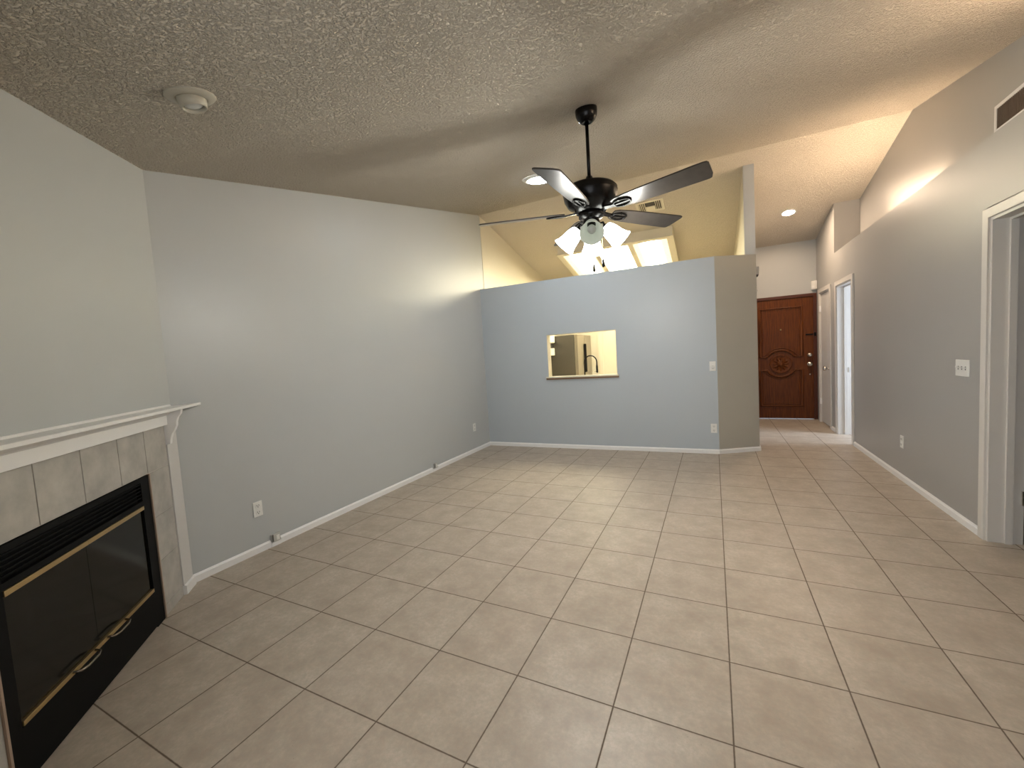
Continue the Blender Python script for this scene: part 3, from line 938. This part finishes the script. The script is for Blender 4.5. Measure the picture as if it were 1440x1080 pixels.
for a in (.29, 4.075):
    mb = MB(FP)
    prof = [(.0, 2.34), (.085, 2.35), (.095, 2.42), (.12, 2.50), (.16, 2.56), (.185, 2.62), (.19, 2.68), (.21, 2.74), (.25, 2.79), (.265, 2.862), (.0, 2.862)]
    mb.prism([(a, n_, z) for n_, z in prof], (.07, 0, 0))
    mb.build('corbel', M_WHITE, t, .004)

# ------------------------------------------------------------------ outlets and switches
def plate_frame(p, ex, ey):
    return (Vector(p), Vector(ex).normalized(), Vector(ey).normalized(), Vector((0, 0, 1)))
def outlet(p, ex, ey, label, w_=.085, h_=.14):
    t = empty('wall_outlet', p, label, 'outlet', 'duplex outlets low on the walls')
    f_ = plate_frame(p, ex, ey)
    pl = MB(f_).box(-w_, w_, 0, .018, -h_, h_).build('cover_plate', M_PLATE, t, .006)
    for s_ in (-1, 1):
        r = MB(f_).box(-.042, .042, .018, .024, s_ * .062 - .037, s_ * .062 + .037).build('receptacle', M_PLATE, t, .004)
        mb = MB(f_)
        mb.box(-.022, -.014, .0235, .026, s_ * .062 - .006, s_ * .062 + .022); mb.box(.014, .022, .0235, .026, s_ * .062 - .006, s_ * .062 + .022)
        mb.box(-.007, .007, .0235, .026, s_ * .062 - .028, s_ * .062 - .014)
        mb.build('slots', M_SLOT, r)
    return t
eL, nLx = dL, nL
outlet((lx(.9), .9, .81), eL, nL, 'white duplex outlet on the left wall near the fireplace')
outlet((lx(8.78), 8.78, .89), eL, nL, 'white duplex outlet on the left wall near the blue-grey dividing wall')
dB = Vector((B[0] - A[0], B[1] - A[1], 0)).normalized(); nB = Vector((dB.y, -dB.x, 0))
outlet((-.115, dvy(-.115), .785), dB, nB, 'white duplex outlet at the right end of the blue-grey dividing wall')
outlet((XR, 8.42, .88), (0, -1, 0), (-1, 0, 0), 'white duplex outlet low on the right wall')

t = empty('light_switch', (-.105, dvy(-.105), 2.68), 'white single light switch at the right end of the dividing wall', 'light switch')
f_ = plate_frame((-.105, dvy(-.105), 2.68), dB, nB)
MB(f_).box(-.085, .085, 0, .018, -.145, .145).build('cover_plate', M_PLATE, t, .006)
mb = MB(f_); mb.lathe([(.05, .018), (.05, .035), (.045, .06), (.01, .062)], (.0, 0, -.03), (0, 1, 0), 20); mb.build('dial', M_PLATE, t)
t = empty('light_switch', (XR, 5.96, 2.68), 'white triple toggle switch plate on the right wall by the near doorway', 'light switch')
f_ = plate_frame((XR, 5.96, 2.68), (0, -1, 0), (-1, 0, 0))
MB(f_).box(-.205, .205, 0, .018, -.14, .14).build('cover_plate', M_PLATE, t, .006)
for k in (-1, 0, 1):
    x = k * .112
    MB(f_).box(x - .014, x + .014, .017, .019, -.03, .03).build('toggle_slot', M_SLOT, t)
    MB(f_).prism([(x - .009, .018, -.012), (x + .009, .018, -.012), (x + .009, .018, .016), (x - .009, .018, .016)], (0, .035, .02)).build('toggle', M_PLATE, t)

for yk, lb in ((1.17, 'small grey cable box on the left baseboard near the fireplace'), (6.32, 'small grey cable box on the left baseboard farther from the fireplace')):
    t = empty('cable_box', (lx(yk), yk, .08), lb, 'cable box')
    f_ = plate_frame((lx(yk), yk, 0), eL, nL)
    MB(f_).box(-.085, .085, 0, .05, .08, .235).build('body', M_CLEAR, t, .008)
    MB(f_).box(-.085, -.06, .05, .065, .10, .235).build('clip', M_BRONZE_GREY, t, .004)
    MB(f_).box(.0, .06, .05, .06, .10, .20).build('cover', M_PLATE, t, .004)

# hall: chime, thermostat, motion sensor
t = empty('door_chime', (1.13, 11.3, 5.5), 'white door chime box high on the hall side of the kitchen wall', 'door chime')
MB().box(1.13, 1.235, 11.1, 11.45, 5.37, 5.61).build('body', M_PLATE, t, .01)
MB().box(1.15, 1.22, 11.11, 11.44, 5.345, 5.37).build('grille', M_SLOT, t)
t = empty('thermostat', (1.13, 11.3, 4.95), 'small thermostat on the hall side of the kitchen wall below the chime', 'thermostat')
MB().box(1.13, 1.18, 11.1, 11.4, 4.86, 5.03).build('body', M_PLATE, t, .008)
MB().box(1.18, 1.187, 11.13, 11.2, 4.87, 4.91).build('lens', M_SLOT, t)
t = empty('motion_sensor', (3.62, 16.8, 5.43), 'white motion sensor in the corner above the front door', 'motion sensor')
mb = MB(); mb.prism([(3.52, 16.8, 5.27), (3.70, 16.8, 5.27), (3.70, 16.62, 5.27), (3.62, 16.62, 5.27), (3.52, 16.70, 5.27)], (0, 0, .35)); mb.build('body', M_PLATE, t, .02)
MB().prism([(3.535, 16.672, 5.32), (3.615, 16.608, 5.32), (3.623, 16.622, 5.32), (3.54, 16.686, 5.32)], (0, 0, .10)).build('lens', M_WHITE, t)
